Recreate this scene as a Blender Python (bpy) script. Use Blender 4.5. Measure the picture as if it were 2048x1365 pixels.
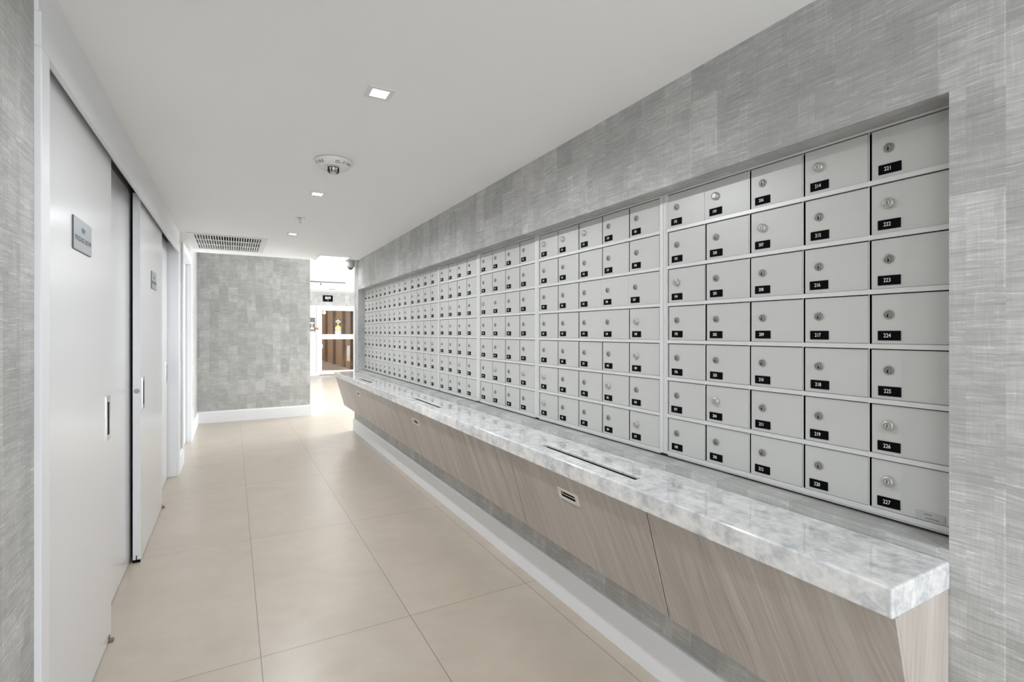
import bpy, bmesh, math, random
from mathutils import Vector, Matrix
R = math.radians
random.seed(59)
for o in list(bpy.data.objects): bpy.data.objects.remove(o)
sc = bpy.context.scene
COL = sc.collection

# ------------------------------------------------------------------ camera, world, light, exposure
cd = bpy.data.cameras.new('camera'); cam = bpy.data.objects.new('camera', cd); COL.objects.link(cam)
cd.sensor_width = 36.0; cd.lens = 1010.75/2048*36.0
cd.shift_y = -18.35/2048
cd.clip_start = 0.02; cd.clip_end = 200
cam.location = (0, 0, 1.3); cam.rotation_euler = (R(90), 0, -0.5056)
sc.camera = cam
sc.view_settings.view_transform = 'Standard'; sc.view_settings.look = 'None'
sc.view_settings.gamma = 1.0; sc.view_settings.use_curve_mapping = False
sc.view_settings.exposure = 0.12
sc.cycles.use_denoising = True
sc.cycles.max_bounces = 10; sc.cycles.diffuse_bounces = 7; sc.cycles.glossy_bounces = 4
sc.cycles.sample_clamp_indirect = 6.0
sc.cycles.caustics_reflective = False; sc.cycles.caustics_refractive = False
w = bpy.data.worlds.new('world'); sc.world = w; w.use_nodes = True
w.node_tree.nodes['Background'].inputs[0].default_value = (0.86, 0.93, 1.0, 1)
w.node_tree.nodes['Background'].inputs[1].default_value = 1.3

def area(name, loc, rot, sx, sy, power, color=(1, 1, 1), spread=180):
    l = bpy.data.lights.new(name, 'AREA'); l.shape = 'RECTANGLE'; l.size = sx; l.size_y = sy
    l.energy = power; l.color = color; l.spread = R(spread)
    o = bpy.data.objects.new(name, l); COL.objects.link(o); o.location = loc; o.rotation_euler = rot
    return o
sl = bpy.data.lights.new('sun', 'SUN'); sl.energy = 2.6; sl.angle = R(1.0); sl.color = (1.0, 0.95, 0.88)
so = bpy.data.objects.new('sun', sl); COL.objects.link(so)
so.rotation_euler = Vector((-0.22, 0.58, -0.78)).to_track_quat('-Z', 'Y').to_euler()
LIGHT_X = 0.493
DOWN_Y = [1.94, 3.555, 5.12, -0.9]  # last one is an unseen lamp added behind the camera
DOWN_POWER = 13
LOBBY_POWER = 820
BACK_FILL_POWER = 76
SIDE_FILL_POWER = 30
PANEL_POWER = 3.0
LOBBY_FILL_POWER = 16
WORLD = 0.9
w.node_tree.nodes['Background'].inputs[1].default_value = WORLD
# daylight falling through the lobby's window wall (on the right beyond the mailboxes), then added fill lamps behind the camera
area('daylight_lobby', (5.6, 9.9, 1.5), (R(90), 0, R(90)), 5.6, 2.3, LOBBY_POWER, (0.90, 0.96, 1.0))
area('fill_behind_viewer', (0.49, -3.2, 1.1), (R(90), 0, 0), 1.56, 2.0, BACK_FILL_POWER, (0.90, 0.95, 1.0))  # unseen fill added to brighten the near walls and ceiling
area('fill_side', (-1.0, -1.45, 1.05), (R(90), 0, R(-90)), 1.7, 1.7, SIDE_FILL_POWER, (0.90, 0.95, 1.0))  # unseen fill added from the left to brighten the mailbox side

# ------------------------------------------------------------------ node helpers
class NT:
    def __init__(s, name):
        s.m = bpy.data.materials.new(name); s.m.use_nodes = True; s.t = s.m.node_tree
        s.b = s.t.nodes['Principled BSDF']; s.out = s.t.nodes['Material Output']
    def n(s, typ, **kw):
        nd = s.t.nodes.new(typ)
        for k, v in kw.items(): setattr(nd, k, v)
        return nd
    def put(s, sock, v):
        if hasattr(v, 'node'): s.t.links.new(v, sock)
        elif v is not None: sock.default_value = v
    def math(s, op, a, b=None, c=None):
        nd = s.n('ShaderNodeMath', operation=op)
        for i, v in enumerate((a, b, c)):
            if v is not None: s.put(nd.inputs[i], v)
        return nd.outputs[0]
    def vec(s, x, y, z):
        nd = s.n('ShaderNodeCombineXYZ')
        for i, v in enumerate((x, y, z)): s.put(nd.inputs[i], v)
        return nd.outputs[0]
    def pos(s, obj=False):
        if obj: src = s.n('ShaderNodeTexCoord').outputs['Object']
        else: src = s.n('ShaderNodeNewGeometry').outputs['Position']
        sp = s.n('ShaderNodeSeparateXYZ'); s.put(sp.inputs[0], src)
        return sp.outputs[0], sp.outputs[1], sp.outputs[2]
    def noise(s, v, scale=1.0, detail=2.0, rough=0.5, dist=0.0):
        nd = s.n('ShaderNodeTexNoise'); s.put(nd.inputs['Vector'], v)
        nd.inputs['Scale'].default_value = scale; nd.inputs['Detail'].default_value = detail
        nd.inputs['Roughness'].default_value = rough; nd.inputs['Distortion'].default_value = dist
        return nd.outputs['Fac']
    def white(s, v):
        nd = s.n('ShaderNodeTexWhiteNoise', noise_dimensions='3D'); s.put(nd.inputs['Vector'], v)
        return nd.outputs['Value']
    def ramp(s, f, stops):
        nd = s.n('ShaderNodeValToRGB'); e = nd.color_ramp.elements
        while len(e) < len(stops): e.new(0.5)
        for el, (p, c) in zip(e, stops): el.position = p; el.color = (*c, 1) if len(c) == 3 else c
        s.put(nd.inputs[0], f); return nd.outputs[0]
    def mapr(s, v, a, b, c, d):
        nd = s.n('ShaderNodeMapRange'); s.put(nd.inputs[0], v)
        for i, x in enumerate((a, b, c, d)): nd.inputs[i+1].default_value = x
        return nd.outputs[0]
    def mix(s, f, a, b):
        nd = s.n('ShaderNodeMix', data_type='RGBA'); s.put(nd.inputs[0], f); s.put(nd.inputs[6], a); s.put(nd.inputs[7], b)
        return nd.outputs[2]
    def bump(s, h, strength=0.2, dist=0.002):
        nd = s.n('ShaderNodeBump'); nd.inputs['Strength'].default_value = strength; nd.inputs['Distance'].default_value = dist
        s.put(nd.inputs['Height'], h); s.put(s.b.inputs['Normal'], nd.outputs[0])
    def base(s, v): s.put(s.b.inputs['Base Color'], v)

def plain(name, col, rough=0.5, metal=0.0, emit=None, estr=0.0, spec=0.5, noise_amt=0.03, nscale=40):
    N = NT(name)
    x, y, z = N.pos(True)
    f = N.noise(N.vec(x, y, z), nscale, 3)
    a = tuple(max(0, c*(1-noise_amt)) for c in col) + (1,); b = tuple(min(1, c*(1+noise_amt)) for c in col) + (1,)
    N.base(N.mix(f, a, b))
    N.b.inputs['Roughness'].default_value = rough; N.b.inputs['Metallic'].default_value = metal
    N.b.inputs['Specular IOR Level'].default_value = spec
    if emit:
        N.b.inputs['Emission Color'].default_value = (*emit, 1); N.b.inputs['Emission Strength'].default_value = estr
    return N.m

def wallpaper():
    N = NT('grasscloth_wallpaper'); x, y, z = N.pos()
    nn = N.n('ShaderNodeSeparateXYZ'); N.put(nn.inputs[0], N.n('ShaderNodeNewGeometry').outputs['True Normal'])
    fy = N.math('GREATER_THAN', N.math('ABSOLUTE', nn.outputs[1]), 0.5)        # faces across the corridor run along x
    s = N.math('ADD', N.math('MULTIPLY', fy, x), N.math('MULTIPLY', N.math('SUBTRACT', 1.0, fy), y))
    z = N.math('ADD', z, N.math('MULTIPLY', N.math('SUBTRACT', 1.0, fy), x))
    # vertical drops of unequal width
    W = 0.118
    sw = N.math('ADD', s, N.math('MULTIPLY', N.noise(N.vec(N.math('MULTIPLY', s, 2.2), 0.0, 0.0), 1.0, 1), 0.10))
    ci = N.math('FLOOR', N.math('DIVIDE', sw, W))
    r1 = N.white(N.vec(ci, 3.1, 0.0))
    zz = N.math('ADD', z, N.math('MULTIPLY', r1, 0.9))
    cj = N.math('FLOOR', N.math('DIVIDE', zz, 0.21))
    cell = N.white(N.vec(ci, cj, 7.7))
    # smaller overlapping blocks
    ci2 = N.math('FLOOR', N.math('DIVIDE', N.math('ADD', s, 0.03), 0.047))
    cj2 = N.math('FLOOR', N.math('DIVIDE', N.math('ADD', z, N.math('MULTIPLY', N.white(N.vec(ci2, 1.0, 1.0)), 0.5)), 0.085))
    cell2 = N.white(N.vec(ci2, cj2, 2.2))
    # brushed streaks along the wall, re-seeded in every block
    zs = N.math('ADD', z, N.math('MULTIPLY', N.noise(N.vec(N.math('MULTIPLY', s, 7.0), N.math('MULTIPLY', z, 3.0), 0.0), 1.0, 2), 0.018))
    h1 = N.noise(N.vec(N.math('MULTIPLY', s, 9.0), N.math('MULTIPLY', zs, 210.0), N.math('MULTIPLY', cell, 60.0)), 1.0, 3, 0.6)
    h2 = N.noise(N.vec(N.math('MULTIPLY', s, 3.5), N.math('MULTIPLY', zs, 75.0), N.math('MULTIPLY', cell2, 0.6)), 1.0, 3, 0.6)
    v1 = N.noise(N.vec(N.math('MULTIPLY', s, 260.0), N.math('MULTIPLY', z, 16.0), N.math('MULTIPLY', cell, 40.0)), 1.0, 2, 0.6)
    cloud = N.noise(N.vec(N.math('MULTIPLY', s, 9.0), N.math('MULTIPLY', z, 9.0), 0.0), 1.0, 3, 0.6)
    t = N.math('MULTIPLY', N.math('SUBTRACT', h1, 0.5), 0.72)
    t = N.math('ADD', t, N.math('MULTIPLY', N.math('SUBTRACT', h2, 0.5), 0.40))
    t = N.math('ADD', t, N.math('MULTIPLY', N.math('SUBTRACT', v1, 0.5), 0.26))
    t = N.math('ADD', t, N.math('MULTIPLY', N.math('SUBTRACT', cell, 0.5), 0.26))
    t = N.math('ADD', t, N.math('MULTIPLY', N.math('SUBTRACT', cell2, 0.5), 0.13))
    t = N.math('ADD', t, N.math('MULTIPLY', N.math('SUBTRACT', cloud, 0.5), 0.45))
    seam = N.math('MULTIPLY', N.math('LESS_THAN', N.math('FRACT', N.math('DIVIDE', sw, W)), 0.028), N.math('MULTIPLY', N.math('GREATER_THAN', cell, 0.55), N.math('MULTIPLY', h2, 0.30)))
    t = N.math('ADD', t, seam)
    st = N.mapr(N.noise(N.vec(N.math('MULTIPLY', s, 13.0), N.math('MULTIPLY', zs, 190.0), N.math('MULTIPLY', cell2, 25.0)), 1.0, 2, 0.7), 0.56, 0.72, 0.0, 0.30)
    sd = N.mapr(N.noise(N.vec(N.math('MULTIPLY', s, 8.0), N.math('MULTIPLY', zs, 120.0), N.math('MULTIPLY', cell, 13.0)), 1.0, 2, 0.6), 0.58, 0.72, 0.0, 0.20)
    vt = N.mapr(N.noise(N.vec(N.math('MULTIPLY', s, 120.0), N.math('MULTIPLY', z, 9.0), N.math('MULTIPLY', cell2, 19.0)), 1.0, 2, 0.7), 0.60, 0.74, 0.0, 0.13)
    t = N.math('SUBTRACT', N.math('ADD', N.math('ADD', t, st), vt), sd)
    t = N.math('ADD', t, 0.5)
    N.base(N.ramp(t, [(0.05, (0.29, 0.292, 0.28)), (0.42, (0.380, 0.380, 0.368)), (0.7, (0.50, 0.498, 0.485)), (1.0, (0.68, 0.675, 0.66))]))
    N.b.inputs['Roughness'].default_value = 0.55
    N.bump(t, 0.25, 0.001)
    return N.m

def floor_mat():
    N = NT('beige_porcelain_tile'); x, y, z = N.pos()
    gx = N.math('MODULO', N.math('ADD', x, 61.3-0.10+0.0), 0.613)
    gy = N.math('MODULO', N.math('ADD', y, 130.6-2.25), 1.306)
    def line(g, p, wd):
        d = N.math('MINIMUM', g, N.math('SUBTRACT', p, g))
        return N.math('LESS_THAN', d, wd)
    joint = N.math('MAXIMUM', line(gx, 0.613, 0.0016), line(gy, 1.306, 0.0016))
    ti = N.vec(N.math('FLOOR', N.math('DIVIDE', N.math('ADD', x, 61.2), 0.613)), N.math('FLOOR', N.math('DIVIDE', N.math('ADD', y, 128.35), 1.306)), 1.0)
    r = N.white(ti)
    n1 = N.noise(N.vec(x, y, N.math('MULTIPLY', r, 30.0)), 3.2, 6, 0.65, 0.4)
    n2 = N.noise(N.vec(x, N.math('MULTIPLY', y, 1.4), 2.0), 9, 3, 0.5)
    t = N.math('ADD', N.math('MULTIPLY', n1, 0.7), N.math('MULTIPLY', n2, 0.3))
    c = N.ramp(t, [(0.30, (0.40, 0.342, 0.28)), (0.5, (0.435, 0.376, 0.31)), (0.7, (0.475, 0.416, 0.35))])
    c = N.mix(joint, c, (0.19, 0.155, 0.125, 1))
    N.base(c)
    N.b.inputs['Roughness'].default_value = 0.30
    N.b.inputs['Specular IOR Level'].default_value = 0.5
    return N.m

def marble():
    N = NT('grey_white_marble'); x, y, z = N.pos()
    v = N.vec(N.math('MULTIPLY', x, 1.3), N.math('MULTIPLY', y, 0.8), z)
    warp = N.noise(v, 9, 4, 0.6)
    vv = N.vec(N.math('ADD', x, N.math('MULTIPLY', warp, 0.02)), N.math('ADD', N.math('MULTIPLY', y, 0.8), N.math('MULTIPLY', warp, 0.02)), z)
    a = N.noise(vv, 17, 5, 0.6, 0.2)
    b = N.noise(vv, 46, 4, 0.6, 0.6)
    c = N.noise(vv, 3.5, 3, 0.5)
    t = N.math('ADD', N.math('ADD', N.math('MULTIPLY', a, 0.5), N.math('MULTIPLY', b, 0.35)), N.math('MULTIPLY', c, 0.15))
    N.base(N.ramp(t, [(0.34, (0.40, 0.41, 0.43)), (0.44, (0.57, 0.575, 0.585)), (0.51, (0.70, 0.70, 0.695)), (0.63, (0.84, 0.83, 0.81))]))
    N.b.inputs['Roughness'].default_value = 0.06; N.b.inputs['Specular IOR Level'].default_value = 0.75
    
    return N.m

def wood():
    N = NT('taupe_wood_laminate'); x, y, z = N.pos()
    warp = N.noise(N.vec(0.0, N.math('MULTIPLY', y, 7.0), N.math('MULTIPLY', z, 2.6)), 1.0, 3, 0.5)
    s = N.math('ADD', N.math('ADD', y, N.math('MULTIPLY', x, 0.9)), N.math('MULTIPLY', warp, 0.07))
    big = N.noise(N.vec(N.math('MULTIPLY', s, 13.0), 0.0, N.math('MULTIPLY', z, 0.9)), 1.0, 3, 0.55)
    ring = N.math('SINE', N.math('MULTIPLY', N.math('ADD', s, N.math('MULTIPLY', big, 0.05)), 330.0))
    fine = N.noise(N.vec(N.math('MULTIPLY', s, 300.0), 0.0, N.math('MULTIPLY', z, 6.0)), 1.0, 3, 0.6)
    med = N.noise(N.vec(N.math('MULTIPLY', s, 60.0), 0.0, N.math('MULTIPLY', z, 2.5)), 1.0, 2, 0.6)
    t = N.math('ADD', N.math('MULTIPLY', big, 0.42), N.math('MULTIPLY', fine, 0.30))
    t = N.math('ADD', t, N.math('MULTIPLY', med, 0.28)); t = N.math('ADD', t, N.math('MULTIPLY', ring, 0.018))
    N.base(N.ramp(t, [(0.3, (0.31, 0.26, 0.225)), (0.45, (0.41, 0.365, 0.325)), (0.55, (0.48, 0.44, 0.40)), (0.7, (0.60, 0.56, 0.52))]))
    N.b.inputs['Roughness'].default_value = 0.42
    N.bump(t, 0.15, 0.001)
    return N.m

def slats(name, col, pitch, axis):   # louvred or boarded surface, a real relief by bump only for far things
    N = NT(name); x, y, z = N.pos()
    g = N.math('FRACT', N.math('DIVIDE', {'x': x, 'y': y, 'z': z}[axis], pitch))
    e = N.math('LESS_THAN', g, 0.08)
    n = N.noise(N.vec(N.math('MULTIPLY', x, 3.0), N.math('MULTIPLY', y, 3.0), z), 4, 4)
    N.base(N.mix(e, N.mix(n, tuple(c*0.75 for c in col)+(1,), tuple(min(1, c*1.2) for c in col)+(1,)), tuple(c*0.45 for c in col)+(1,)))
    N.b.inputs['Roughness'].default_value = 0.6
    return N.m

def clear(name, tint, gloss, rough=0.02):
    N = NT(name)
    tr = N.n('ShaderNodeBsdfTransparent'); tr.inputs[0].default_value = (*tint, 1)
    gl = N.n('ShaderNodeBsdfGlossy'); gl.inputs['Roughness'].default_value = rough
    fr = N.n('ShaderNodeFresnel'); fr.inputs[0].default_value = 1.5
    mx = N.n('ShaderNodeMixShader'); N.put(mx.inputs[0], N.math('MULTIPLY', fr.outputs[0], gloss))
    N.put(mx.inputs[1], tr.outputs[0]); N.put(mx.inputs[2], gl.outputs[0]); N.put(N.out.inputs[0], mx.outputs[0])
    return N.m

def leafy():
    N = NT('green_leaves'); x, y, z = N.pos()
    N.base(N.ramp(N.noise(N.vec(x, y, z), 16, 2), [(0.35, (0.06, 0.11, 0.02)), (0.5, (0.22, 0.30, 0.08)), (0.7, (0.55, 0.58, 0.25))]))
    N.b.inputs['Roughness'].default_value = 0.5
    return N.m

M = dict(
    paper=wallpaper(), tile=floor_mat(), marble=marble(), wood=wood(),
    ceil=plain('white_ceiling_paint', (0.88, 0.88, 0.88), 0.8, noise_amt=0.01, nscale=3),
    paint=plain('white_trim_paint', (0.78, 0.79, 0.81), 0.38, noise_amt=0.01, nscale=8),
    leaf=plain('white_satin_door_paint', (0.74, 0.745, 0.76), 0.24, noise_amt=0.01, nscale=5),
    shell=plain('plain_grey_plaster', (0.5, 0.5, 0.5), 0.9),
    alu=plain('satin_aluminium_door', (0.555, 0.555, 0.535), 0.42, 0.2, noise_amt=0.025, nscale=9),
    aluframe=plain('aluminium_frame', (0.71, 0.71, 0.70), 0.38, 0.35, noise_amt=0.04, nscale=25),
    rail=plain('aluminium_rail', (0.45, 0.45, 0.46), 0.35, 0.7),
    void=plain('dark_interior', (0.006, 0.006, 0.006), 0.9, spec=0.1),  # near-black, also standing in for shade in gaps, slots and recesses
    black=plain('black_engraved_plastic', (0.003, 0.003, 0.004), 0.6, spec=0.05),
    white=plain('white_lettering', (0.78, 0.78, 0.75), 0.5),
    lockm=plain('nickel_lock', (0.29, 0.28, 0.265), 0.4, 0.5),
    lockb=plain('bright_nickel_lock', (0.50, 0.49, 0.46), 0.34, 0.5),
    lockd=plain('lock_groove', (0.10, 0.09, 0.08), 0.5, 0.3),
    chrome=plain('brushed_chrome', (0.62, 0.62, 0.63), 0.2, 0.95),
    nickel=plain('satin_nickel', (0.70, 0.67, 0.62), 0.35, 0.25),
    signm=plain('silver_sign_plate', (0.33, 0.36, 0.385), 0.32, 0.4, nscale=6),
    ink=plain('dark_grey_lettering', (0.09, 0.10, 0.11), 0.5),
    plastic=plain('white_plastic', (0.76, 0.76, 0.75), 0.4),
    grey=plain('grey_plastic_and_shade', (0.42, 0.41, 0.41), 0.45),
    dgrey=plain('dark_grey_plastic', (0.10, 0.10, 0.10), 0.4),
    smoke=plain('smoked_dome', (0.16, 0.16, 0.17), 0.08),
    lens=plain('lamp_lens', (0.9, 0.9, 0.9), 0.4, emit=(1, 0.985, 0.96), estr=14.0),
    reflector=plain('lamp_reflector', (0.85, 0.85, 0.84), 0.25),
    glow=plain('led_panel_diffuser', (0.9, 0.9, 0.9), 0.4, emit=(1, 0.98, 0.96), estr=1.6),
    clear=clear('clear_polycarbonate', (0.86, 0.86, 0.87), 1.0, 0.05),
    glass=clear('tinted_door_glass', (0.88, 0.84, 0.78), 0.5),
    winframe=plain('white_aluminium', (0.80, 0.82, 0.84), 0.4),
    brown=slats('brown_board_wall', (0.66, 0.40, 0.19), 0.30, 'x'),
    fence=slats('brown_board_fence', (0.48, 0.31, 0.18), 0.22, 'y'),
    post=plain('brown_painted_post', (0.20, 0.12, 0.07), 0.6),
    pave=plain('pale_pavement', (0.62, 0.52, 0.46), 0.8, noise_amt=0.08, nscale=5),
    red=plain('red_plastic', (0.55, 0.05, 0.05), 0.4),
    blue=plain('blue_print', (0.13, 0.14, 0.62), 0.4),
    yellow=plain('yellow_print', (0.78, 0.72, 0.08), 0.4),
    maroon=plain('maroon_print', (0.04, 0.008, 0.006), 0.4),
    cream=plain('cream_print', (0.75, 0.60, 0.40), 0.5),
    pale=plain('pale_blue_print', (0.70, 0.72, 0.90), 0.4),
    matm=plain('pale_entrance_mat', (0.72, 0.74, 0.75), 0.8, noise_amt=0.05, nscale=60),
    leafy=leafy(), dust=plain('brown_rubber', (0.20, 0.13, 0.10), 0.7),
    sticker=plain('clear_label_film', (0.44, 0.44, 0.42), 0.25),
)

# ------------------------------------------------------------------ mesh helpers
class MB:
    def __init__(s): s.v = []; s.f = []; s.m = []; s.mats = []; s.sm = []
    def mi(s, mat):
        if mat not in s.mats: s.mats.append(mat)
        return s.mats.index(mat)
    def add(s, vs, fs, mat, T=None, smooth=False):
        k = len(s.v); mi = s.mi(mat)
        for v in vs:
            v = Vector(v)
            if T is not None: v = T @ v
            s.v.append(tuple(v))
        for f in fs: s.f.append(tuple(i+k for i in f)); s.m.append(mi); s.sm.append(smooth)
        return s
    def box(s, a, b, mat, T=None):
        x0, y0, z0 = a; x1, y1, z1 = b
        x0, x1 = min(x0, x1), max(x0, x1); y0, y1 = min(y0, y1), max(y0, y1); z0, z1 = min(z0, z1), max(z0, z1)
        vs = [(x0,y0,z0),(x1,y0,z0),(x1,y1,z0),(x0,y1,z0),(x0,y0,z1),(x1,y0,z1),(x1,y1,z1),(x0,y1,z1)]
        return s.add(vs, [(0,3,2,1),(4,5,6,7),(0,1,5,4),(1,2,6,5),(2,3,7,6),(3,0,4,7)], mat, T)
    def prism(s, poly, y0, y1, mat, T=None):      # poly in (x,z), extruded along y
        n = len(poly); ar = sum(poly[i][0]*poly[(i+1) % n][1]-poly[(i+1) % n][0]*poly[i][1] for i in range(n))
        if ar < 0: poly = poly[::-1]
        if y0 > y1: y0, y1 = y1, y0
        vs = [(x, y0, z) for x, z in poly]+[(x, y1, z) for x, z in poly]
        fs = [tuple(range(n)), tuple(range(2*n-1, n-1, -1))]+[(i+n, (i+1) % n+n, (i+1) % n, i) for i in range(n)]
        return s.add(vs, fs, mat, T)
    def lathe(s, prof, mat, T=None, seg=32, cap0=True, cap1=True, smooth=True):   # profile of (r, h) along local z
        vs = []; fs = []
        for r, h in prof:
            for i in range(seg):
                a = 2*math.pi*i/seg; vs.append((r*math.cos(a), r*math.sin(a), h))
        for j in range(len(prof)-1):
            for i in range(seg):
                i2 = (i+1) % seg; fs.append((j*seg+i, j*seg+i2, (j+1)*seg+i2, (j+1)*seg+i))
        s.add(vs, fs, mat, T, smooth)
        if cap0: s.add(vs[:seg], [tuple(range(seg-1, -1, -1))], mat, T)
        if cap1: s.add(vs[-seg:], [tuple(range(seg))], mat, T)
        return s
    def build(s, name, parent=None, loc=None, bevel=0.0, seg=2):
        me = s.mesh(name)
        return link(name, me, parent, loc, bevel, seg)
    def mesh(s, name):
        me = bpy.data.meshes.new(name); me.from_pydata(s.v, [], s.f)
        for mt in s.mats: me.materials.append(M[mt])
        for p, mi, sm in zip(me.polygons, s.m, s.sm): p.material_index = mi; p.use_smooth = sm
        me.update(); return me

def link(name, me, parent=None, loc=None, bevel=0.0, seg=2):
    o = bpy.data.objects.new(name, me); COL.objects.link(o)
    if parent is not None: o.parent = parent
    if loc is not None: o.location = loc
    if bevel > 0:
        b = o.modifiers.new('edge', 'BEVEL'); b.width = bevel; b.segments = seg; b.limit_method = 'ANGLE'; b.angle_limit = R(35)
    return o

def tag(o, label, cat, group=None, kind=None):
    o['label'] = label; o['category'] = cat
    if group: o['group'] = group
    if kind: o['kind'] = kind
    return o
def thing(name, label, cat, loc=(0, 0, 0), group=None, kind=None):
    o = bpy.data.objects.new(name, None); COL.objects.link(o); o.location = loc; o.empty_display_size = 0.05
    return tag(o, label, cat, group, kind)
def struct(o, label, cat): return tag(o, label, cat, None, 'structure')

def holed(xs, ys, z0, z1, holes, mat, name):      # slab with rectangular holes, clean topology
    bm = bmesh.new(); V = {}
    def vert(i, j, z):
        if (i, j, z) not in V: V[(i, j, z)] = bm.verts.new((xs[i], ys[j], z))
        return V[(i, j, z)]
    solid = {}
    for i in range(len(xs)-1):
        for j in range(len(ys)-1):
            cx, cy = (xs[i]+xs[i+1])/2, (ys[j]+ys[j+1])/2
            solid[(i, j)] = not any(h[0] < cx < h[1] and h[2] < cy < h[3] for h in holes)
    for (i, j), s in solid.items():
        if not s: continue
        bm.faces.new([vert(i, j, z1), vert(i+1, j, z1), vert(i+1, j+1, z1), vert(i, j+1, z1)])
        bm.faces.new([vert(i, j+1, z0), vert(i+1, j+1, z0), vert(i+1, j, z0), vert(i, j, z0)])
        for (di, dj, a, b) in ((-1, 0, (i, j+1), (i, j)), (1, 0, (i+1, j), (i+1, j+1)), (0, -1, (i, j), (i+1, j)), (0, 1, (i+1, j+1), (i, j+1))):
            if not solid.get((i+di, j+dj), False):
                bm.faces.new([vert(*a, z0), vert(*b, z0), vert(*b, z1), vert(*a, z1)])
    me = bpy.data.meshes.new(name); bm.to_mesh(me); bm.free(); me.materials.append(M[mat]); return me

# lettering: glyph outlines turned into real mesh once, then reused
_tc = {}
def text_geo(txt, size, ext=0.0004, off=0.0, wide=1.0):
    k = (txt, size, ext, off, wide)
    if k in _tc: return _tc[k]
    cu = bpy.data.curves.new('txt', 'FONT'); cu.body = txt; cu.size = size; cu.extrude = ext; cu.offset = off
    cu.align_x = 'CENTER'; cu.align_y = 'CENTER'; cu.resolution_u = 3
    o = bpy.data.objects.new('txt', cu); COL.objects.link(o)
    bpy.context.view_layer.update()
    me = bpy.data.meshes.new_from_object(o.evaluated_get(bpy.context.evaluated_depsgraph_get()))
    vs = [(v.co.x*wide, v.co.y, v.co.z) for v in me.vertices]; fs = [tuple(p.vertices) for p in me.polygons]
    bpy.data.objects.remove(o); bpy.data.curves.remove(cu); bpy.data.meshes.remove(me)
    _tc[k] = (vs, fs); return _tc[k]
def frame_mat(origin, xa, ya):
    xa = Vector(xa).normalized(); ya = Vector(ya).normalized(); za = xa.cross(ya)
    m = Matrix((xa, ya, za)).transposed().to_4x4(); m.translation = Vector(origin); return m
def TR(o): return frame_mat(o, (0, -1, 0), (0, 0, 1))      # facing the corridor from the mailbox wall
def TL(o): return frame_mat(o, (0, 1, 0), (0, 0, 1))       # facing the corridor from the door side
def TF(o): return frame_mat(o, (1, 0, 0), (0, 0, 1))       # facing the camera from the far wall
def TD(o): return frame_mat(o, (1, 0, 0), (0, -1, 0))      # facing down from the ceiling

# ------------------------------------------------------------------ the setting
ZC = 2.215; XW = 1.407; XL = -0.434; YE = 6.82; HY = -2.6
fl = MB().box((-2.0, HY-0.4, -0.12), (6.2, 16.12, 0), 'tile').build('floor')
struct(fl, 'beige large-format tile floor running down the mail corridor to the lobby', 'floor')

# ceiling of the corridor with openings for the lamps, the vent and the light panel
lamp_h = 0.032
xs = sorted({-2.0, -0.32, 0.26, LIGHT_X-lamp_h, LIGHT_X+lamp_h, 0.925, 1.265, 1.9})
ys = sorted({HY-0.2, 6.83, 5.55, 6.46, 6.39, 6.79} | {y-lamp_h for y in DOWN_Y} | {y+lamp_h for y in DOWN_Y})
holes = [(LIGHT_X-lamp_h, LIGHT_X+lamp_h, y-lamp_h, y+lamp_h) for y in DOWN_Y] + [(-0.32, 0.26, 5.55, 6.46), (0.925, 1.265, 6.39, 6.79)]
ce = link('ceiling', holed(xs, ys, ZC, ZC+0.30, holes, 'ceil', 'ceiling'))
struct(ce, 'smooth white ceiling over the mail corridor', 'ceiling')
cap = MB().box((-2.0, HY-0.2, ZC+0.30), (1.9, 6.83, ZC+0.36), 'shell').build('ceiling')
struct(cap, 'slab closing the corridor ceiling from above', 'ceiling')
lc = MB().box((-2.0, 6.83, 2.47), (6.2, 16.12, 2.6), 'ceil').box((-2.0, 6.81, ZC+0.30), (1.9, 6.85, 2.6), 'ceil').build('ceiling')
struct(lc, 'higher white ceiling of the bright lobby beyond the corridor', 'ceiling')

# right wall with the long mailbox recess
RY0, RY1, RZ0, RZ1 = 0.517, 6.60, 0.809, 1.839
wr = MB()
wr.box((XW, HY, 0), (1.75, YE, RZ0), 'paper').box((XW, HY, RZ1), (1.75, YE, 2.47), 'paper')
wr.box((XW, HY, RZ0), (1.75, RY0, RZ1), 'paper').box((XW, RY1, RZ0), (1.75, YE, RZ1), 'paper')
wr.box((1.60, RY0, RZ0), (1.75, RY1, RZ1), 'shell')
struct(wr.build('wall_right'), 'grey grasscloth papered wall holding the long recess of mailboxes', 'wall')
ws = MB().box((1.75, YE-0.12, 0), (6.2, YE, 2.47), 'paper').build('wall_lobby')
struct(ws, 'lobby wall turning right at the end of the mailboxes', 'wall')
# baseboards
def skirt(p):  # profile (depth, z)
    return [(0, 0), (0.016, 0), (0.016, 0.145), (0.013, 0.151), (0.009, 0.163), (0, 0.165)]
b = MB().prism([(XW-d, z) for d, z in skirt(0)], HY, YE+0.016, 'paint')
struct(b.build('baseboard_right'), 'tall white baseboard along the floor under the mailbox counter', 'baseboard')

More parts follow.
